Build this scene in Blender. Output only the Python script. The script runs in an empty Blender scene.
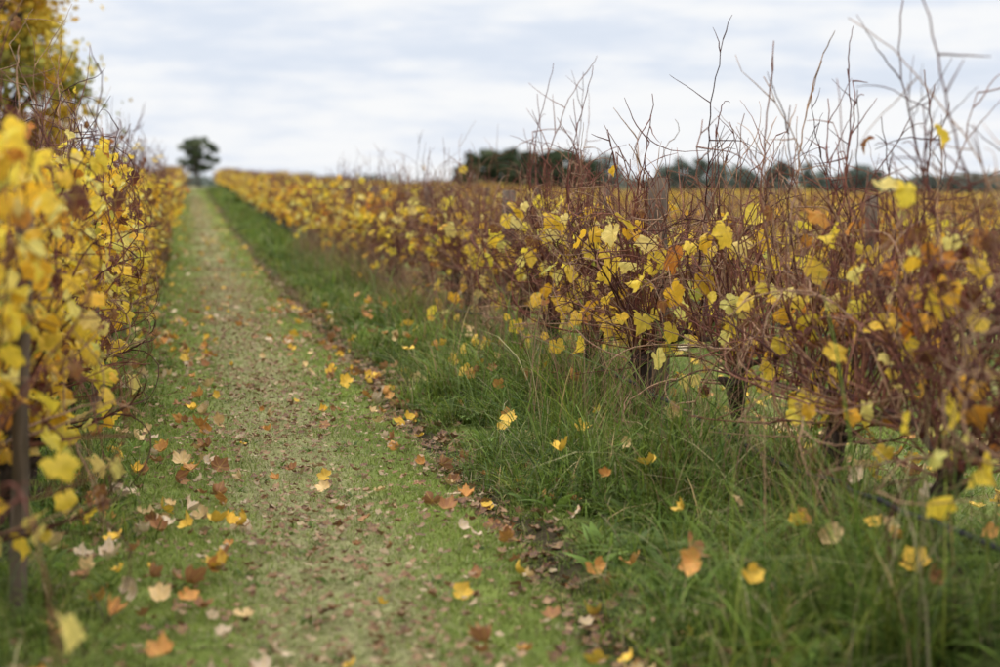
import bpy, math, numpy as np
from mathutils import Vector
RNG=np.random.default_rng(7)
scene=bpy.context.scene
SP=2.905; XL=-0.565; XR=2.34; VS=1.04

# ------------------------------------------------ helpers
def S(a,b,x):
    t=np.clip((np.asarray(x,float)-a)/(b-a),0,1); return t*t*(3-2*t)
def H(x,y):
    x=np.asarray(x,float); y=np.asarray(y,float)
    r=np.mod(x-XL+SP/2,SP)-SP/2
    near=1-S(90,140,y)
    h=0.07*np.exp(-(r/0.5)**2)*near
    g=np.mod(x-XL,SP)-1.78
    h=h-0.06*np.exp(-(g/0.12)**2)*near
    h=h-0.5*S(1.5,9,x)-0.3*S(28,60,x)
    h=h+0.85*S(25,108,y)*(1-S(2,30,x))*(1-0.7*S(115,300,y))
    h=h+0.010*np.sin(x*5.1+y*1.3)+0.012*np.sin(y*2.7-x*1.9)+0.006*np.sin(x*13+y*9.7)
    return h
def nrm(v): return v/(np.linalg.norm(v,axis=-1,keepdims=True)+1e-9)

class MB:
    def __init__(s): s.V=[];s.T=[];s.C=[];s.M=[];s.U=[];s.n=0
    def add(s,V,T,C,m=0,U=None):
        V=np.asarray(V,float).reshape(-1,3);T=np.asarray(T,int).reshape(-1,3)
        C=np.asarray(C,float)
        if C.ndim==1: C=np.tile(C,(len(V),1))
        if U is None: U=np.zeros((len(V),2))
        s.V.append(V);s.T.append(T+s.n);s.C.append(C);s.M.append(np.full(len(T),m));s.U.append(U);s.n+=len(V)
    def mesh(s,name,mats,smooth=True):
        V=np.concatenate(s.V);T=np.concatenate(s.T);C=np.concatenate(s.C);M=np.concatenate(s.M);U=np.concatenate(s.U)
        me=bpy.data.meshes.new(name)
        me.vertices.add(len(V)); me.vertices.foreach_set('co',V.astype(np.float32).ravel())
        me.loops.add(len(T)*3); me.loops.foreach_set('vertex_index',T.astype(np.int32).ravel())
        me.polygons.add(len(T)); me.polygons.foreach_set('loop_start',np.arange(0,len(T)*3,3,dtype=np.int32))
        me.polygons.foreach_set('material_index',M.astype(np.int32))
        me.polygons.foreach_set('use_smooth',np.full(len(T),smooth))
        a=me.color_attributes.new('Col','FLOAT_COLOR','POINT')
        a.data.foreach_set('color',np.concatenate([C,np.ones((len(C),1))],1).astype(np.float32).ravel())
        uv=me.uv_layers.new(name='UVMap'); uv.data.foreach_set('uv',U[T.ravel()].astype(np.float32).ravel())
        me.update(calc_edges=True)
        for m in mats: me.materials.append(m)
        return me
def obj(name,me,loc=(0,0,0),parent=None,rz=0,sc=(1,1,1)):
    o=bpy.data.objects.new(name,me); scene.collection.objects.link(o)
    o.location=loc;o.rotation_euler=(0,0,rz);o.scale=sc
    if parent is not None: o.parent=parent
    return o

def tube(mb,P,R,s,col,m=0,rough=0,rng=RNG,cap=True):
    P=np.asarray(P,float);k=len(P);R=np.broadcast_to(np.asarray(R,float),(k,))
    t=nrm(np.gradient(P,axis=0)); ref=np.array([1,0.13,0.07]) if abs(t[:,0]).mean()<0.8 else np.array([0,0.1,1.])
    a=nrm(np.cross(t,ref));b=np.cross(t,a)
    th=np.arange(s)*2*math.pi/s
    rr=R[:,None]*(1+rough*rng.normal(size=(k,s)))
    V=P[:,None,:]+rr[...,None]*(np.cos(th)[None,:,None]*a[:,None,:]+np.sin(th)[None,:,None]*b[:,None,:])
    V=V.reshape(-1,3)
    i=np.arange(k-1)[:,None]*s;j=np.arange(s)[None,:];j2=(j+1)%s
    A=i+j;B=i+j2;Cc=i+s+j2;D=i+s+j
    T=np.concatenate([np.stack([A,B,Cc],-1).reshape(-1,3),np.stack([A,Cc,D],-1).reshape(-1,3)])
    if cap:
        V=np.concatenate([V,P[-1:]]); e=(k-1)*s
        T=np.concatenate([T,np.stack([e+np.arange(s),e+(np.arange(s)+1)%s,np.full(s,k*s)],-1)])
    mb.add(V,T,col,m)

# leaf templates
def leaf_template(hi):
    if hi:
        an=[0,10,20,30,40,52,60,70,82,90,100,112,122,136,152,168]
        ra=[1.0,.86,.84,.70,.80,.84,.95,.83,.80,.68,.72,.73,.82,.74,.68,.50]
    else:
        an=[0,30,60,90,120,158]; ra=[1.0,.72,.94,.68,.80,.60]
    A=[math.radians(a) for a in an]+[math.pi]+[-math.radians(a) for a in an[:0:-1]]
    Rr=ra+[.13]+ra[:0:-1]
    A=np.array(A);Rr=np.array(Rr);n=len(A)
    out=np.stack([Rr*np.cos(A),Rr*np.sin(A)],-1)
    if hi:
        uv=np.concatenate([[[0,0]],out*0.5,out]);T=[]
        for i in range(n):
            j=(i+1)%n; T+=[[0,1+i,1+j],[1+i,1+n+i,1+n+j],[1+i,1+n+j,1+j]]
    else:
        uv=np.concatenate([[[0,0]],out]);T=[[0,1+i,1+(i+1)%n] for i in range(n)]
    return uv,np.array(T)
TH=leaf_template(True);TLo=leaf_template(False)
def leaves(mb,pos,tip,nor,size,col,curl,fold,tmpl,m,rng):
    uv,T=tmpl;N=len(pos);k=len(uv)
    tip=nrm(tip);nor=nrm(nor-(nor*tip).sum(-1,keepdims=True)*tip);b=np.cross(nor,tip)
    r=np.linalg.norm(uv,axis=1);ang=np.arctan2(uv[:,1],uv[:,0])
    ph=rng.uniform(0,6.28,(N,1));w=-curl[:,None]*r[None]**2+fold[:,None]*np.abs(uv[:,1])[None]+0.12*np.sin(ang[None]*3+ph)*r[None]+0.07*np.sin(ang[None]*9+ph*3)*r[None]
    sq=rng.uniform(.8,1.1,(N,1));sk=rng.normal(0,.14,(N,1))
    uu=uv[None,:,0]+sk*uv[None,:,1];vv=uv[None,:,1]*sq
    V=pos[:,None]+size[:,None,None]*(uu[...,None]*tip[:,None]+vv[...,None]*b[:,None]+w[...,None]*nor[:,None])
    TT=(T[None]+(np.arange(N)*k)[:,None,None]).reshape(-1,3)
    C=np.repeat(col,k,axis=0)
    mb.add(V.reshape(-1,3),TT,C,m,np.tile(uv,(N,1)))

PALC=np.array([[.95,.69,.070],[.90,.54,.040],[.95,.79,.23],[.62,.60,.10],[.60,.25,.035],[.26,.115,.045],[.15,.05,.033]])
PAL={'gold':[.50,.17,.18,.05,.04,.06,.04],'mix':[.44,.18,.16,.02,.07,.10,.09],'rust':[.28,.14,.12,.01,.12,.17,.18],
     'amber':[.32,.32,.10,.01,.17,.06,.05]}
def pick(pal,n,rng):
    p=np.array(PAL[pal]);i=rng.choice(7,n,p=p/p.sum());c=PALC[i]*rng.uniform(.80,1.05,(n,1));c=c*rng.uniform(.94,1.06,(n,3))
    return np.minimum(c,.96),i

# ------------------------------------------------ materials
def mat(name):
    m=bpy.data.materials.new(name);m.use_nodes=True;nt=m.node_tree;nt.nodes.clear()
    return m,nt,nt.nodes,nt.links
def N(nodes,t,**k):
    n=nodes.new(t)
    for a,b in k.items(): setattr(n,a,b)
    return n
def math_(nodes,links,op,a,b=None,c=None):
    n=nodes.new('ShaderNodeMath');n.operation=op
    for i,v in enumerate([a,b,c]):
        if v is None: continue
        if isinstance(v,(int,float)): n.inputs[i].default_value=v
        else: links.new(v,n.inputs[i])
    return n.outputs[0]
def mixc(nodes,links,f,a,b,bt='MIX'):
    n=nodes.new('ShaderNodeMix');n.data_type='RGBA';n.blend_type=bt
    for i,v in ((0,f),(6,a),(7,b)):
        if isinstance(v,(int,float)): n.inputs[i].default_value=v
        elif isinstance(v,tuple): n.inputs[i].default_value=(*v,1)
        else: links.new(v,n.inputs[i])
    return n.outputs[2]
def maprange(nodes,links,v,a,b,c=0,d=1):
    n=nodes.new('ShaderNodeMapRange');n.interpolation_type='SMOOTHSTEP'
    links.new(v,n.inputs[0])
    for i,x in enumerate((a,b,c,d)): n.inputs[i+1].default_value=x
    return n.outputs[0]
def noise(nodes,links,vec,sc,det=4,ro=.55):
    n=nodes.new('ShaderNodeTexNoise');n.inputs['Scale'].default_value=sc;n.inputs['Detail'].default_value=det;n.inputs['Roughness'].default_value=ro
    if vec is not None: links.new(vec,n.inputs['Vector'])
    return n.outputs[0]

def leaf_mat(name,transl=.42,veins=True,spec=.25):
    m,nt,nd,lk=mat(name)
    at=N(nd,'ShaderNodeAttribute',attribute_name='Col');tc=N(nd,'ShaderNodeTexCoord');oi=N(nd,'ShaderNodeObjectInfo')
    col=at.outputs['Color']
    n1=noise(nd,lk,tc.outputs['Object'],28,4)
    f=maprange(nd,lk,n1,.3,.75,.78,1.10)
    hv=N(nd,'ShaderNodeHueSaturation');lk.new(col,hv.inputs['Color']);lk.new(f,hv.inputs['Value'])
    lk.new(math_(nd,lk,'MULTIPLY_ADD',oi.outputs['Random'],.016,.490),hv.inputs['Hue'])
    col=hv.outputs[0]
    if veins:
        sep=N(nd,'ShaderNodeSeparateXYZ');lk.new(tc.outputs['UV'],sep.inputs[0])
        x,y=sep.outputs[0],sep.outputs[1]
        r=math_(nd,lk,'SQRT',math_(nd,lk,'ADD',math_(nd,lk,'MULTIPLY',x,x),math_(nd,lk,'MULTIPLY',y,y)))
        a=math_(nd,lk,'ARCTAN2',y,x)
        v=math_(nd,lk,'MULTIPLY',math_(nd,lk,'ABSOLUTE',math_(nd,lk,'SINE',math_(nd,lk,'MULTIPLY',a,3.))),r)
        vm=maprange(nd,lk,v,.03,.10,.45,0)
        col=mixc(nd,lk,vm,col,(.66,.46,.09))
        n2=noise(nd,lk,tc.outputs['Object'],45,3)
        e=math_(nd,lk,'ADD',math_(nd,lk,'MULTIPLY',r,.55),n2)
        em=maprange(nd,lk,e,.95,1.14,0,.8)
        col=mixc(nd,lk,em,col,(.34,.13,.025))
    b=N(nd,'ShaderNodeBsdfPrincipled');lk.new(col,b.inputs['Base Color']);b.inputs['Roughness'].default_value=.55;b.inputs['Specular IOR Level'].default_value=spec
    t=N(nd,'ShaderNodeBsdfTranslucent');lk.new(col,t.inputs['Color'])
    mx=N(nd,'ShaderNodeMixShader');mx.inputs[0].default_value=transl;lk.new(b.outputs[0],mx.inputs[1]);lk.new(t.outputs[0],mx.inputs[2])
    o=N(nd,'ShaderNodeOutputMaterial');lk.new(mx.outputs[0],o.inputs[0]);return m
def bark_mat(name,sc=(40,40,8),rough=.85,lo=.55,hi=1.35,bump=.6,spec=.12):
    m,nt,nd,lk=mat(name)
    at=N(nd,'ShaderNodeAttribute',attribute_name='Col');tc=N(nd,'ShaderNodeTexCoord')
    mp=N(nd,'ShaderNodeMapping');mp.inputs['Scale'].default_value=sc;lk.new(tc.outputs['Object'],mp.inputs[0])
    n1=noise(nd,lk,mp.outputs[0],1.5,6,.65)
    f=maprange(nd,lk,n1,.3,.7,lo,hi)
    hv=N(nd,'ShaderNodeHueSaturation');lk.new(at.outputs['Color'],hv.inputs['Color']);lk.new(f,hv.inputs['Value'])
    b=N(nd,'ShaderNodeBsdfPrincipled');lk.new(hv.outputs[0],b.inputs['Base Color']);b.inputs['Roughness'].default_value=rough;b.inputs['Specular IOR Level'].default_value=spec
    bp=N(nd,'ShaderNodeBump');bp.inputs['Strength'].default_value=bump;bp.inputs['Distance'].default_value=.01;lk.new(n1,bp.inputs['Height']);lk.new(bp.outputs[0],b.inputs['Normal'])
    o=N(nd,'ShaderNodeOutputMaterial');lk.new(b.outputs[0],o.inputs[0]);return m
M_LEAF=leaf_mat('vine_leaf',.47);M_LEAFFAR=leaf_mat('vine_leaf_far',.42,False)
M_DRY=leaf_mat('fallen_leaf',.15)
M_GRASS=leaf_mat('grass_blade',.38,False)
M_TREE=leaf_mat('tree_foliage',.2,False,.1);M_ATREE=leaf_mat('autumn_foliage',.42,False,.1)
M_BARK=bark_mat('vine_bark');M_CANE=bark_mat('vine_cane',(60,60,30),.7,.6,1.35,.2)
M_WOOD=bark_mat('weathered_wood',(30,30,3),.9,.6,1.3,.7)
M_HOSE=bark_mat('black_polythene',(5,5,5),.6,.9,1.1,.05,.2)
M_WIRE=bark_mat('galvanised_wire',(5,5,5),.5,.9,1.1,.05)

# ground
m,nt,nd,lk=mat('ground_soil_and_turf')
tc=N(nd,'ShaderNodeTexCoord');P=tc.outputs['Object'];sep=N(nd,'ShaderNodeSeparateXYZ');lk.new(P,sep.inputs[0])
nA=noise(nd,lk,P,1.3,5);nB=noise(nd,lk,P,9,6,.65);nC=noise(nd,lk,P,60,4,.7)
u=math_(nd,lk,'FLOORED_MODULO',math_(nd,lk,'ADD',sep.outputs[0],-XL),SP)
uw=math_(nd,lk,'ADD',u,math_(nd,lk,'MULTIPLY',math_(nd,lk,'SUBTRACT',nB,.5),.35))
turf=mixc(nd,lk,maprange(nd,lk,nB,.35,.65),(.14,.19,.035),(.24,.29,.065))
turf=mixc(nd,lk,maprange(nd,lk,nC,.5,.75,0,.35),turf,(.28,.26,.11))
thatch=mixc(nd,lk,maprange(nd,lk,nC,.36,.64),(.20,.185,.075),(.42,.39,.19))
ds=math_(nd,lk,'ABSOLUTE',math_(nd,lk,'SUBTRACT',uw,1.02))
lane=maprange(nd,lk,sep.outputs[0],1.6,2.4,.82,.25)
col=mixc(nd,lk,math_(nd,lk,'MULTIPLY',maprange(nd,lk,ds,.14,.46,1,0),lane),turf,thatch)
soil=mixc(nd,lk,maprange(nd,lk,nC,.35,.65),(.022,.016,.010),(.065,.042,.026))
dg=math_(nd,lk,'ABSOLUTE',math_(nd,lk,'SUBTRACT',uw,1.82))
col=mixc(nd,lk,maprange(nd,lk,dg,.07,.20,.95,0),col,soil)
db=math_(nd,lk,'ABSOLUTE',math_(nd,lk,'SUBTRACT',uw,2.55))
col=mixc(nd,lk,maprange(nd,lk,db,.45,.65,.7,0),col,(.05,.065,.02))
far=maprange(nd,lk,sep.outputs[1],110,150)
past=mixc(nd,lk,maprange(nd,lk,nA,.4,.6),(.12,.13,.05),(.20,.17,.08))
col=mixc(nd,lk,far,col,past)
b=N(nd,'ShaderNodeBsdfPrincipled');lk.new(col,b.inputs['Base Color']);b.inputs['Roughness'].default_value=.95;b.inputs['Specular IOR Level'].default_value=.1
bp=N(nd,'ShaderNodeBump');bp.inputs['Distance'].default_value=.02;bp.inputs['Strength'].default_value=.8;lk.new(nC,bp.inputs['Height']);lk.new(bp.outputs[0],b.inputs['Normal'])
o=N(nd,'ShaderNodeOutputMaterial');lk.new(b.outputs[0],o.inputs[0]);M_GROUND=m

def axis(a,b,step,lo,hi,g=1.18):
    c=list(np.arange(a,b,step));s=step;x=c[-1]
    while x<hi: s*=g;x+=s;c.append(x)
    s=step;x=c[0];l=[]
    while x>lo: s*=g;x-=s;l.append(x)
    return np.array(l[::-1]+c)
xs=axis(-2,7,.06,-1500,1500);ys=axis(2,26,.09,-200,2500,1.10)
X,Y=np.meshgrid(xs,ys);Z=H(X,Y)
nx,ny=len(xs),len(ys);ii=(np.arange(ny-1)[:,None]*nx+np.arange(nx-1)[None]).ravel()
mb=MB();mb.add(np.stack([X,Y,Z],-1).reshape(-1,3),np.concatenate([np.stack([ii,ii+1,ii+nx+1],-1),np.stack([ii,ii+nx+1,ii+nx],-1)]),(.1,.1,.05))
obj('ground',mb.mesh('ground',[M_GROUND]))

# ------------------------------------------------ grass
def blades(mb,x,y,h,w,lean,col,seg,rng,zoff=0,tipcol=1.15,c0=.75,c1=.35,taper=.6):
    n=len(x);z=H(x,y)-.01+zoff
    az=rng.uniform(0,6.28,n);d=np.stack([np.cos(az),np.sin(az),np.zeros(n)],-1)
    az2=az+rng.normal(0,.8,n)+1.57;wd=np.stack([np.cos(az2),np.sin(az2),np.zeros(n)],-1)
    B=np.stack([x,y,z],-1);V=[];C=[]
    for k in range(seg):
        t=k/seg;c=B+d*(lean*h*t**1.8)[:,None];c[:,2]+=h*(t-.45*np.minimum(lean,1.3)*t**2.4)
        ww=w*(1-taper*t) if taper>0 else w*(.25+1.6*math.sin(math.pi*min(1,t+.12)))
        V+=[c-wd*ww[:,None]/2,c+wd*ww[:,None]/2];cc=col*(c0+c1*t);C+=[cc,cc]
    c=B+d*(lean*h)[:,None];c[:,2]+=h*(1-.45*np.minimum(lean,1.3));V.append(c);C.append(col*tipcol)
    k=2*seg+1;V=np.stack(V,1).reshape(-1,3);C=np.stack(C,1).reshape(-1,3)
    T=[]
    for s in range(seg-1): a=2*s;T+=[[a,a+1,a+3],[a,a+3,a+2]]
    a=2*(seg-1);T+=[[a,a+1,a+2]]
    T=(np.array(T)[None]+(np.arange(n)*k)[:,None,None]).reshape(-1,3)
    mb.add(V,T,C)
def gcol(n,rng,dry=.1,base=((.085,.15,.028),(.20,.27,.06))):
    t=rng.uniform(0,1,(n,1));c=np.array(base[0])*(1-t)+np.array(base[1])*t
    d=rng.uniform(0,1,n)<dry;c[d]=np.array([.54,.46,.23])*rng.uniform(.6,1.1,(d.sum(),1));return c
rng=np.random.default_rng(11)
mb=MB()
def lawn(x0,x1,y0,y1,dens,w,hh,st=.48):
    n=int((x1-x0)*(y1-y0)*dens);x=rng.uniform(x0,x1,n);y=rng.uniform(y0,y1,n)
    uu=np.mod(x-XL,SP)+.06*np.sin(y*3.1)+.05*np.sin(y*7.3+x*4)
    patch=.5+.5*np.sin(x*6.3+2*np.sin(y*1.9))*np.sin(y*4.1+1.7*np.sin(x*5))
    pr=1-.42*np.exp(-((uu-1.02)/.28)**2)-.92*np.exp(-((uu-1.83)/.10)**2)
    pr=pr*(.6+.4*patch)
    k=rng.uniform(0,1,n)<pr;x,y,uu,patch=x[k],y[k],uu[k],patch[k];n=len(x)
    cs=np.exp(-((uu-1.02)/.32)**2)
    c=gcol(n,rng,.10,((.155,.22,.032),(.34,.42,.085)))*(.78+.4*patch[:,None])
    dd=rng.uniform(0,1,n)<cs*st;c[dd]=np.array([.56,.50,.27])*rng.uniform(.6,1.1,(dd.sum(),1))
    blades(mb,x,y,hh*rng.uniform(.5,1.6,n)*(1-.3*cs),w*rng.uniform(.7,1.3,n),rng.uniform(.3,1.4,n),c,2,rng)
lawn(-.9,1.4,3.6,9,11000,.0048,.042)
lawn(-.9,1.4,9,20,4200,.0075,.045)
lawn(-.6,1.4,20,50,1000,.015,.05)
lawn(-.6,1.4,50,112,220,.03,.055)
lawn(2.6,5.1,5,13,3000,.008,.065,.2)
lawn(2.6,5.1,13,26,800,.014,.07,.2)
lawn(5.4,8.2,8,22,350,.016,.06)
obj('mown_grass',mb.mesh('mown_grass',[M_GRASS]))

mb=MB()
def tall(x0,x1,y0,y1,tufts,per,w,h0,h1,xc,sx,dry=.09,sp=.045,pw=2.):
    n=int((x1-x0)*(y1-y0)*tufts);x=rng.uniform(x0,x1,n);y=rng.uniform(y0,y1,n)
    ht=(h0+(h1-h0)*rng.uniform(0,1,n)**pw)*np.exp(-(np.abs(x-xc)/sx)**2.6)*(.80+.38*np.sin(y*2.3+x*3)+.28*np.sin(y*5.7+x*2))
    k=ht>.035;x,y,ht=x[k],y[k],ht[k];n=len(x)
    tint=rng.uniform(.45,1.4,(n,1))*np.where(rng.uniform(0,1,(n,1))<.3,[[1.25,1.0,.9]],[[1,1,1.]])
    X=np.repeat(x,per)+rng.normal(0,sp,n*per);Y=np.repeat(y,per)+rng.normal(0,sp,n*per)
    hh=np.repeat(ht,per)*rng.uniform(.4,1.25,n*per)
    c=gcol(n*per,rng,dry,((.07,.135,.018),(.26,.35,.055)))*np.repeat(tint,per,axis=0)
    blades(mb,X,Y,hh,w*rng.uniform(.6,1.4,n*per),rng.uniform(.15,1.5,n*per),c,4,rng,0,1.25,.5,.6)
tall(1.28,2.95,3.8,11,130,18,.0068,.20,.74,2.0,.70)
tall(1.28,2.8,11,25,55,16,.011,.20,.58,1.92,.64)
tall(1.28,2.7,25,60,16,14,.024,.20,.42,1.85,.6,.05,.1)
tall(1.28,2.7,60,112,5,14,.05,.20,.42,1.85,.6,.05,.15)
tall(-1.0,-.10,3.6,12,130,16,.006,.12,.46,-.62,.42)
tall(-1.0,-.12,12,30,40,14,.012,.14,.36,-.62,.38)
tall(-.9,-.12,30,112,6,12,.04,.15,.32,-.6,.3,.05,.12)
tall(4.6,5.8,6,26,30,14,.012,.14,.42,5.2,.5)
tall(7.6,8.6,10,40,14,12,.02,.12,.32,8.1,.4)
obj('tall_grass',mb.mesh('tall_grass',[M_GRASS]))
mb=MB()
for (a,b_,nn_,hh) in ((1.35,2.5,260,.14),(-.95,-.2,120,.11),(-.3,1.1,200,.05),(2.6,5,300,.08)):
    px_=rng.uniform(a,b_,nn_);py_=rng.uniform(3.8,18,nn_);k=9
    X_=np.repeat(px_,k)+rng.normal(0,.015,nn_*k);Y_=np.repeat(py_,k)+rng.normal(0,.015,nn_*k)
    c=np.array([.16,.23,.04])*np.repeat(rng.uniform(.6,1.5,(nn_,1)),k,axis=0)*rng.uniform(.8,1.2,(nn_*k,1))
    blades(mb,X_,Y_,hh*rng.uniform(.4,1.2,nn_*k),hh*.15*rng.uniform(.7,1.3,nn_*k),rng.uniform(.5,1.6,nn_*k),c,4,rng,0,1.1,.7,.4,0)
obj('broadleaf_weeds',mb.mesh('broadleaf_weeds',[M_GRASS]))

mb=MB();n=3400;y=rng.uniform(5.0,30,n);x=rng.normal(2.12,.2,n)
cl=np.sin(y*1.7)+np.sin(y*4.1+1)>-.7;x,y=x[cl],y[cl];n=len(x)
blades(mb,x,y,rng.uniform(.3,.9,n),rng.uniform(.003,.006,n),rng.uniform(.05,.6,n),np.array([.38,.24,.13])*rng.uniform(.4,1.3,(n,1)),5,rng)
obj('dry_weeds',mb.mesh('dry_weeds',[M_GRASS]))

# ------------------------------------------------ fallen leaves
mb=MB()
def litter(x,y,s0,s1,cols,pw,tm,zo=.012,flat=.25,curl=(.1,.7)):
    n=len(x);cols=np.array(cols);i=rng.choice(len(cols),n,p=np.array(pw)/sum(pw))
    c=cols[i]*rng.uniform(.75,1.15,(n,1))
    a=rng.uniform(0,6.28,n);tip=np.stack([np.cos(a),np.sin(a),rng.normal(0,flat,n)],-1)
    nor=np.stack([rng.normal(0,flat,n),rng.normal(0,flat,n),np.where(rng.uniform(0,1,n)<.5,1,-1)],-1)
    p=np.stack([x,y,H(x,y)+zo+rng.uniform(0,.02,n)],-1)
    leaves(mb,p,tip,nor,rng.uniform(s0,s1,n),c,rng.uniform(*curl,n)*np.where(nor[:,2]>0,-1,1),rng.uniform(-.2,.6,n),tm,0,rng)
BR=[(.22,.12,.06),(.33,.20,.11),(.15,.07,.04),(.46,.34,.20)]
YE=[(.88,.56,.07),(.76,.54,.25),(.62,.30,.08),(.70,.54,.36),(.36,.17,.07)]
n=4600;litter(rng.normal(.46,.25,n),3.6+22*rng.uniform(0,1,n)**1.2,.008,.022,BR,[4,3,2,2],TLo,.02)
n=1300;litter(rng.normal(.45,.25,n),rng.uniform(24,80,n),.02,.04,BR,[4,3,2,2],TLo,.02)
n=2800;litter(rng.uniform(-.5,1.1,n),rng.uniform(3.6,22,n),.010,.026,BR,[4,3,2,2],TLo,.02)
n=2300;litter(rng.normal(1.23,.12,n),rng.uniform(3.6,24,n),.014,.036,BR,[4,1.5,5,.5],TLo,.005)
n=500;litter(rng.normal(1.22,.10,n),rng.uniform(24,90,n),.03,.06,BR,[4,2,4,.6],TLo,.005)
n=240;litter(rng.uniform(-.5,.22,n),3.8+13*rng.uniform(0,1,n)**1.2,.025,.052,YE,[3,4,3,4,4],TH,.03,.6,(.4,1.3))
n=90;litter(rng.uniform(.2,1.1,n),3.8+14*rng.uniform(0,1,n),.02,.045,YE,[2,4,3,3,4],TH,.03,.6,(.4,1.3))
n=160;litter(rng.normal(1.20,.2,n),3.8+14*rng.uniform(0,1,n),.028,.056,YE,[4,2,4,2,6],TH,.02,.6,(.3,1.2))
n=120;litter(rng.uniform(1.4,2.5,n),4+12*rng.uniform(0,1,n),.03,.06,YE,[5,3,4,1,3],TH,.2,.8,(.3,1.))
n=800;litter(rng.uniform(2.5,5.6,n),rng.uniform(5,24,n),.035,.07,YE,[7,3,5,.6,4],TLo,.03,.4)
n=450;litter(rng.uniform(-.6,1.2,n),rng.uniform(16,70,n),.03,.06,YE,[4,4,3,3,4],TLo,.02,.4)
obj('fallen_leaves',mb.mesh('fallen_leaves',[M_DRY]))

# ------------------------------------------------ grapevines
CC=[np.array(c) for c in ((.140,.048,.034),(.190,.080,.050),(.078,.028,.024),(.28,.165,.10))]
def vine_mesh(name,seed,ncane,leafp,pal,height=1.0,spread=.30,ncl=5,s0=.030,s1=.082,tall=.06,clip=.42,crad=.27,lowc=.32,up=1.0,kmin=.10):
    r=np.random.default_rng(seed);mb=MB()
    k=9;t=np.linspace(0,1,k);hz=.34+r.uniform(-.04,.06)
    lx,ly=r.normal(0,.06,2);P=np.stack([lx*t+.025*np.sin(t*5+seed),ly*t+.03*np.sin(t*6+seed*2),-.08+t*(hz+.08)],-1)
    R=.027+.010*np.abs(t-.35)+.022*np.exp(-((t-.97)/.15)**2)+.010*np.exp(-(t/.15)**2)
    tube(mb,P,R,10,(.036,.024,.018),0,.22,r)
    head=P[-1]
    for q in range(5):
        d=nrm(np.array([r.normal(0,.6),r.normal(0,1),r.uniform(.3,1)]));L=r.uniform(.06,.15)
        tt=np.linspace(0,1,4)[:,None];tube(mb,head-[0,0,.03]+d*L*tt,[.026,.022,.017,.010],7,(.04,.026,.02),0,.2,r)
    arms=[]
    for sg in (-1,1):
        k=9;t=np.linspace(0,1,k)
        A=np.stack([head[0]*(1-t)+r.normal(0,.015,k),head[1]+sg*.50*t,head[2]+.03+.12*np.sin(t*1.6)+r.normal(0,.012,k)],-1);A[0]=head-[0,0,.02]
        tube(mb,A,np.linspace(.020,.009,k),7,(.055,.033,.025),0,.15,r);arms.append(A)
    LP=[];LD=[]
    def cane(p,d,L,r0,col,drp,lp,depth=0):
        st=.055 if depth==0 else .035;n=max(3,int(L/st));pts=[p.copy()];zz=1;nz=r.uniform(.05,.12)
        for i in range(n):
            g=(.03 if not drp else (.01 if i<n*.35 else -.20))
            d=nrm(d+r.normal(0,nz,3)*[1,1,.8]+np.array([-p[0]*.06-(.25*np.sign(p[0]) if abs(p[0])>clip else 0),0,g]))
            zz=-zz;side=nrm(np.cross(d,[0.3,.2,.9]))*.09*zz
            p=p+(d+side)*st
            if p[2]<.10 or abs(p[0])>clip+.12: break
            pts.append(p.copy())
            q=r.uniform()
            if q<lp*(1.25 if p[2]<1.10*up else .20) and abs(p[0])<clip: LP.append(p.copy());LD.append(d.copy())
            if depth==0 and i>2 and r.uniform()<.34:
                dd=nrm(d*.5+r.normal(0,.65,3)+[0,0,.15]);cane(p.copy(),dd,r.uniform(.08,.36),r0*.6,col,r.uniform()<.4,lp*.9,1)
        if len(pts)<3:return
        tube(mb,pts,np.linspace(r0,r0*.38,len(pts)),5 if depth==0 else 4,col,1,.06,r)
    for c in range(ncane):
        A=arms[c%2];j=r.integers(1,9) if r.uniform()<.8 else 0;p=A[j]+r.normal(0,.01,3)
        dr=r.uniform()<.48
        d=nrm(np.array([r.normal(0,spread),r.normal(0,.40),1.]))
        if r.uniform()<.17: d=nrm(np.array([r.normal(0,.8),r.normal(0,.6),.1]))
        L=r.uniform(.4,1.04)*height
        if r.uniform()<tall: L*=r.uniform(1.1,1.35);dr=False
        cane(p,d,L,r.uniform(.0034,.0060),CC[r.integers(4)]*r.uniform(.7,1.25),dr,leafp)
    LP=np.array(LP);LD=np.array(LD)
    cen=np.stack([r.normal(0,.2,ncl),r.uniform(-.5,.5,ncl),r.uniform(lowc,1.1*up,ncl)],-1)
    dmin=np.min(np.linalg.norm(LP[:,None]-cen[None],axis=-1),axis=1)
    keep=r.uniform(0,1,len(LP))<np.clip(1.2-dmin/crad,kmin,1);LP=LP[keep];LD=LD[keep]
    n=len(LP);c,ci=pick(pal,n,r);isd=ci>=5
    out=nrm(np.stack([r.normal(0,1,n),r.normal(0,1,n),r.normal(-.1,.4,n)],-1))
    jun=LP+out*r.uniform(.02,.06,(n,1));
    tip=nrm(out*.7+np.stack([r.normal(0,.35,n),r.normal(0,.35,n),-.9+r.normal(0,.45,n)],-1))
    nor=nrm(out+np.stack([r.normal(0,.5,n),r.normal(0,.5,n),.45+r.normal(0,.3,n)],-1))
    size=np.where(isd,r.uniform(.022,.048,n),s0+(s1-s0)*r.beta(1.5,1.7,n))
    curl=np.where(isd,r.uniform(.5,1.3,n),r.uniform(-.1,.7,n));fold=np.where(isd,r.uniform(.3,1.2,n),r.uniform(0,.6,n))
    leaves(mb,jun,tip,nor,size,c,curl,fold,TH,2,r)
    sd=nrm(np.cross(out,[.1,.2,1.]))*.0013
    V=np.stack([LP-sd,LP+sd,jun+sd,jun-sd],1).reshape(-1,3);b=(np.arange(n)*4)[:,None]
    mb.add(V,np.concatenate([b+[0,1,2],b+[0,2,3]]),(.42,.22,.08),1)
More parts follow.
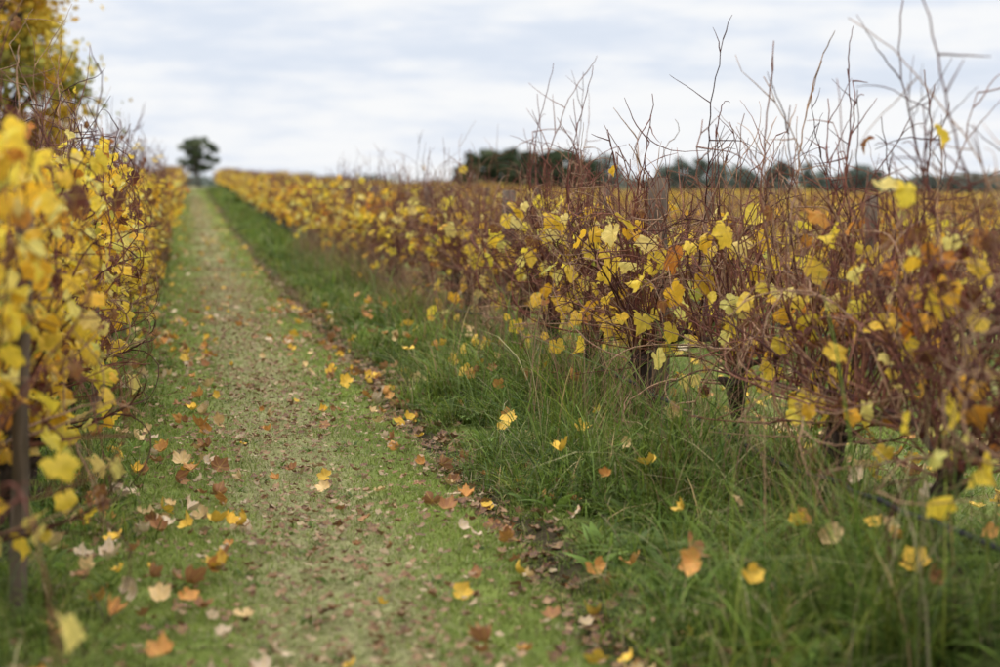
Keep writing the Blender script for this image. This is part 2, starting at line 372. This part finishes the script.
    return mb.mesh(name,[M_BARK,M_CANE,M_LEAF])
VM={'mix':[vine_mesh('vine_mix_%d'%i,100+i,90,.145,'mix',1.06,.32,3,.026,.084,tall=.11,kmin=.12) for i in range(8)],
    'sparse':[vine_mesh('vine_sparse_%d'%i,200+i,98,.125,'rust',1.26,.34,4,.028,.078,tall=.18,up=1.15,kmin=.12) for i in range(4)],
    'bare':[vine_mesh('vine_bare_%d'%i,240+i,92,.07,'gold',1.06,.30,2,tall=.11,kmin=.12) for i in range(4)],
    'gold':[vine_mesh('vine_gold_%d'%i,300+i,68,.62,'gold',1.20,.26,8,.024,.060,.22,.28,.30,.45,1.15) for i in range(6)],
    'amber':[vine_mesh('vine_amber_%d'%i,400+i,58,.32,'amber',1.02,.3,4,.026,.076) for i in range(4)]}
def seg_mesh(name,seed,pal,nl=500,nc=260,top=1.35):
    r=np.random.default_rng(seed);mb=MB();L=5*VS
    for q in range(5):
        y=-L/2+VS*(q+.5);tube(mb,[[0,y,-.1],[r.normal(0,.03),y,.2],[0,y+r.normal(0,.04),.42]],[.04,.03,.04],6,(.055,.04,.034),0)
    for q in range(nc):
        y=r.uniform(-L/2,L/2);x=r.normal(0,.05);a=np.array([x,y,.42]);h=r.uniform(.4,1.02)
        p=[a,a+[r.normal(0,.12),r.normal(0,.15),h*.55],a+[r.normal(0,.28),r.normal(0,.3),h]]
        tube(mb,p,[.008,.006,.004],3,CC[r.integers(4)]*r.uniform(.8,1.5),1,cap=False)
    y=r.uniform(-L/2,L/2,nl);z=.40+(top-.42)*r.beta(1.5,1.6,nl);x=r.normal(0,.20,nl)
    c,ci=pick(pal,nl,r)
    out=nrm(r.normal(0,1,(nl,3)));leaves(mb,np.stack([x,y,z],-1),out+[0,0,-.8],nrm(r.normal(0,1,(nl,3))+[0,0,.4]),r.uniform(.04,.078,nl),c,r.uniform(0,.5,nl),r.uniform(0,.4,nl),TLo,2,r)
    return mb.mesh(name,[M_BARK,M_CANE,M_LEAFFAR])
SEG=[seg_mesh('seg_%d'%i,500+i,'amber') for i in range(5)]
SEGM=[seg_mesh('segm_%d'%i,600+i,'mix',340) for i in range(4)]
rr=np.random.default_rng(5)
def place(me,x,y,parent=None,name='grapevine'):
    s=rr.uniform(.92,1.08)
    obj(name,me,(x,y,float(H(x,y))-.02),parent,0 if rr.uniform()<.5 else math.pi,(s,1,s*rr.uniform(.94,1.05)))
def ch(k): return VM[k][rr.integers(len(VM[k]))]
pat=['sparse','sparse','sparse','mix','mix','mix','mix','bare','mix','bare','mix','mix','bare','mix','bare','amber','mix','mix','amber','mix','amber','amber']
for i in range(22): place(ch(pat[i]),XR,3.66+VS*i)
for i in range(20): place(ch('gold'),XL,4.45+VS*i)
def row(x,y0,y1,near_to,name='vineyard_row',pn='mix',pf=SEG):
    e=bpy.data.objects.new(name,None);scene.collection.objects.link(e);y=y0
    while y<near_to and y<y1: place(ch(pn),x,y,e,'grapevine_part');y+=VS
    y+=2*VS
    while y<y1: place(pf[rr.integers(len(pf))],x,y,e,'vine_section');y+=5*VS
    return e
row(XR,3.66+VS*22,112,0);row(XL,4.45+VS*20,112,0)
row(XR+SP,5.5,112,22,pn='bare',pf=SEGM);row(XR+2*SP,12,112,16,pn='mix')
for k in range(3,26):
    x=XR+k*SP;row(x,max(14,x*1.75),112-.1*x,0,pf=SEG if k%3 else SEGM)
row(XL-SP,6,112,0);row(XL-2*SP,10,112,0)

# posts
def post(x,y,h,r0,col=(.13,.095,.07)):
    q=np.random.default_rng(int(abs(y*100)));mb=MB();k=8;t=np.linspace(0,1,k)
    P=np.stack([q.normal(0,.004,k)+.03*t*q.normal(),q.normal(0,.004,k)+.03*t*q.normal(),-.2+t*(h+.2)],-1)
    tube(mb,P,r0*(1.05-.1*t),12,col,0,.04,q)
    me=mb.mesh('post',[M_WOOD]);obj('wooden_post',me,(x,y,float(H(x,y))))
for i in range(12): post(XR+.06,8.16+4.16*i,1.30-.1*(i>0),.050)
post(XR,4.0,1.30,.05)
for i in range(10): post(XL+.07,4.72+4.16*i,1.2,.024)
for i in range(8): post(XR+SP,7.9+4.16*i,1.4,.052)
def line(name,x,z,y0,y1,r,col,m,sag=.0,jit=0):
    q=np.random.default_rng(3);y=np.arange(y0,y1,.26);n=len(y);mb=MB()
    zz=H(np.full(n,x),y)*1.0;zz=np.convolve(np.pad(zz,8,'edge'),np.ones(17)/17,'valid')
    P=np.stack([x+jit*np.sin(y*1.3)+jit*.4*q.normal(size=n),y,zz+z-sag*np.abs(np.sin((y-8.16)*math.pi/4.16))+jit*.3*np.sin(y*2.9)],-1)
    tube(mb,P,r,6,col,0);obj(name,mb.mesh(name,[m]))
line('drip_irrigation_hose',2.22,.27,3.2,60,.010,(.018,.018,.02),M_HOSE,.10,.04)
line('drip_irrigation_hose',XR+SP-.1,.25,5,50,.012,(.018,.018,.02),M_HOSE,.05,.03)
for x in (XR,XL,XR+SP):
    for z in (.50,.90): line('trellis_wire',x+.05,z,3.2,60,.0014,(.12,.11,.10),M_WIRE,.01)

# ------------------------------------------------ trees
def tree(name,x,y,h,w,nclump,nleaf,ls,cols,seed,crown0=.25,tm=TLo,mb=None,csz=.22,colw=None,full=.9,mt=None):
    r=np.random.default_rng(seed);own=mb is None
    if own: mb=MB()
    g=float(H(x,y));base=np.array([x,y,g-.2])
    off=np.zeros(3) if not own else base
    o=base-off
    k=7;t=np.linspace(0,1,k);tr=h*.022+.05
    P=o+np.stack([w*.05*np.sin(t*3+seed),w*.05*np.cos(t*2+seed)-w*.05*math.cos(seed),t*h*.8],-1)
    tube(mb,P,tr*(1.1-.85*t),8,(.10,.08,.065),0,.08,r)
    for c in range(nclump):
        u=-1+2*(c+.5)/nclump;a=r.uniform(0,6.28);rad=r.uniform(.2,1)**.6
        zc=crown0+(1-crown0)*.5*(1+u*.92)-.04
        ww=w*.5*math.sqrt(max(.05,1-(u*full)**2))*rad
        C=o+np.array([ww*math.cos(a),ww*math.sin(a),h*zc])
        j=min(k-1,int(k*min(.95,max(.25,(zc-.15)))))
        Q=P[j];mid=(Q+C)/2+r.normal(0,w*.03,3);tube(mb,[Q,mid,C],[tr*.4,tr*.25,tr*.08],5,(.10,.08,.065),0)
        n=nleaf//nclump;R=csz*w*r.uniform(.6,1.25)
        rr_=(r.uniform(.1,1,(n,1))**.45) if mt is None else np.abs(r.normal(0,.65,(n,1)))
        d=nrm(r.normal(0,1,(n,3)))*rr_*R*[1,1,.62 if mt is None else .85]
        cc=np.array(cols);ci=r.choice(len(cc),n,p=colw) if colw else np.full(n,r.integers(len(cc)))
        col=cc[ci]*r.uniform(.65,1.3,(n,1))
        leaves(mb,C+d,nrm(r.normal(0,1,(n,3))),nrm(r.normal(0,1,(n,3))+[0,0,.5]),ls*r.uniform(.6,1.3,n),col,r.uniform(0,.5,n),r.uniform(0,.4,n),tm,1,r)
    if own: obj(name,mb.mesh(name,[M_BARK,mt or M_TREE]),tuple(off))
def at(px,dist):
    a=math.radians(10.76)+math.atan((px-500)/1650.);return dist*math.sin(a),dist*math.cos(a)
def hfor(px,dist,ypx):
    x,y=at(px,dist);return x,y,(1.3+(183-ypx)/1650*dist-float(H(x,y))+.2)/.97
DG=[(.055,.075,.030),(.075,.095,.038),(.045,.062,.028),(.095,.11,.045)]
x,y,h=hfor(200,300,138);tree('pine_tree',x,y,h,6.6,34,3000,.26,[(c[0]*1.4,c[1]*1.4,c[2]*1.6) for c in DG],3,.38,csz=.15)  # crown colours lightened and blued as aerial haze
x,y,h=hfor(168,300,166);tree('shrub',x,y,h,2.0,8,500,.25,DG,9,.1)
tree('autumn_tree',-3.25,28,6.4,3.3,90,26000,.062,[(.82,.54,.06),(.62,.36,.05),(.34,.32,.07),(.85,.64,.10),(.70,.45,.05)],21,.16,csz=.15,full=.72,mt=M_ATREE)
r=np.random.default_rng(77)
mbc=MB()
for i,px in enumerate(np.linspace(464,586,12)):
    xx,yy,h=hfor(px,300+r.uniform(-8,8),[163,153,150,151,149,153,151,157,152,149,152,162][i])
    tree('x',xx,yy,h,r.uniform(4.5,6.0),22,2400,.32,[(c[0]*1.25,c[1]*1.25,c[2]*1.5) for c in DG],50+i,.10,mb=mbc,csz=.22)  # greens lifted, blue most: haze tint painted into the foliage
obj('distant_tree_clump',mbc.mesh('distant_tree_clump',[M_BARK,M_TREE]))
mbt=MB();BG=[(.15,.18,.145),(.18,.21,.17),(.13,.16,.13)]  # foliage greens paled and greyed to put distance haze into the colour
for i in range(74):
    px=r.uniform(594,1080)
    if 614<px<642 or 750<px<762: continue
    yt=159+max(0,(px-680))*.05+5*math.sin(px*.07)+r.uniform(-2,8)
    d=r.uniform(400,460);xx,yy,h=hfor(px,d,yt)
    tree('x',xx,yy,h,r.uniform(4,9),12,650,.45,BG,90+i,.12,mb=mbt,csz=.20)
for i in range(60):
    px=r.uniform(120,1250);d=r.uniform(640,760);xx,yy=at(px,d);tree('x',xx,yy,r.uniform(2.5,4.5),r.uniform(12,25),8,240,.9,BG,190+i,.05,mb=mbt,csz=.24)
obj('distant_treeline',mbt.mesh('distant_treeline',[M_BARK,M_TREE]))

# ------------------------------------------------ sky, sun, camera
w=bpy.data.worlds.new('sky');scene.world=w;w.use_nodes=True;nt=w.node_tree;nd=nt.nodes;lk=nt.links;nd.clear()
EL,AZ=math.radians(42),math.radians(-70)
sky=N(nd,'ShaderNodeTexSky');sky.sky_type='NISHITA';sky.sun_disc=False;sky.sun_elevation=EL;sky.sun_rotation=AZ
tc=N(nd,'ShaderNodeTexCoord');mp=N(nd,'ShaderNodeMapping');mp.inputs['Scale'].default_value=(1.6,1.6,13);mp.inputs['Location'].default_value=(.3,.1,.4);lk.new(tc.outputs['Generated'],mp.inputs[0])
n1=noise(nd,lk,mp.outputs[0],2.1,7,.55)
mp2=N(nd,'ShaderNodeMapping');mp2.inputs['Scale'].default_value=(6,6,30);lk.new(tc.outputs['Generated'],mp2.inputs[0])
n2=noise(nd,lk,mp2.outputs[0],2.5,6,.6)
nn=math_(nd,lk,'ADD',math_(nd,lk,'MULTIPLY',n1,.62),math_(nd,lk,'MULTIPLY',n2,.38))
cl=mixc(nd,lk,maprange(nd,lk,nn,.38,.56),(7.6,8.25,9.4),(9.6,9.7,9.85))
sp=N(nd,'ShaderNodeSeparateXYZ');lk.new(tc.outputs['Generated'],sp.inputs[0])
gr=maprange(nd,lk,sp.outputs[2],.12,.8,1.0,2.5)
vm=N(nd,'ShaderNodeVectorMath',operation='SCALE');lk.new(cl,vm.inputs[0]);lk.new(gr,vm.inputs['Scale'])
fin=mixc(nd,lk,maprange(nd,lk,nn,.3,.5,.90,.98),sky.outputs[0],vm.outputs[0])
bg=N(nd,'ShaderNodeBackground');bg.inputs['Strength'].default_value=.1;lk.new(fin,bg.inputs[0])
o=N(nd,'ShaderNodeOutputWorld');lk.new(bg.outputs[0],o.inputs[0])
sd=bpy.data.lights.new('sun','SUN');sd.energy=1.4;sd.angle=math.radians(12);sd.color=(1,.96,.90)
so=bpy.data.objects.new('sun',sd);scene.collection.objects.link(so)
dv=Vector((math.sin(AZ)*math.cos(EL),math.cos(AZ)*math.cos(EL),math.sin(EL)));so.rotation_euler=dv.to_track_quat('Z','Y').to_euler();so.location=(-10,5,20)

cd=bpy.data.cameras.new('camera');cam=bpy.data.objects.new('camera',cd);scene.collection.objects.link(cam);scene.camera=cam
cd.lens=59.4;cd.sensor_width=36;cd.clip_end=5000;cd.clip_start=.05
cam.location=(0,0,1.3);cam.rotation_euler=(math.radians(90-5.21),0,math.radians(-10.76))
cd.dof.use_dof=True;cd.dof.focus_distance=7.8;cd.dof.aperture_fstop=1.8
scene.view_settings.view_transform='Standard';scene.view_settings.look='None';scene.view_settings.exposure=0
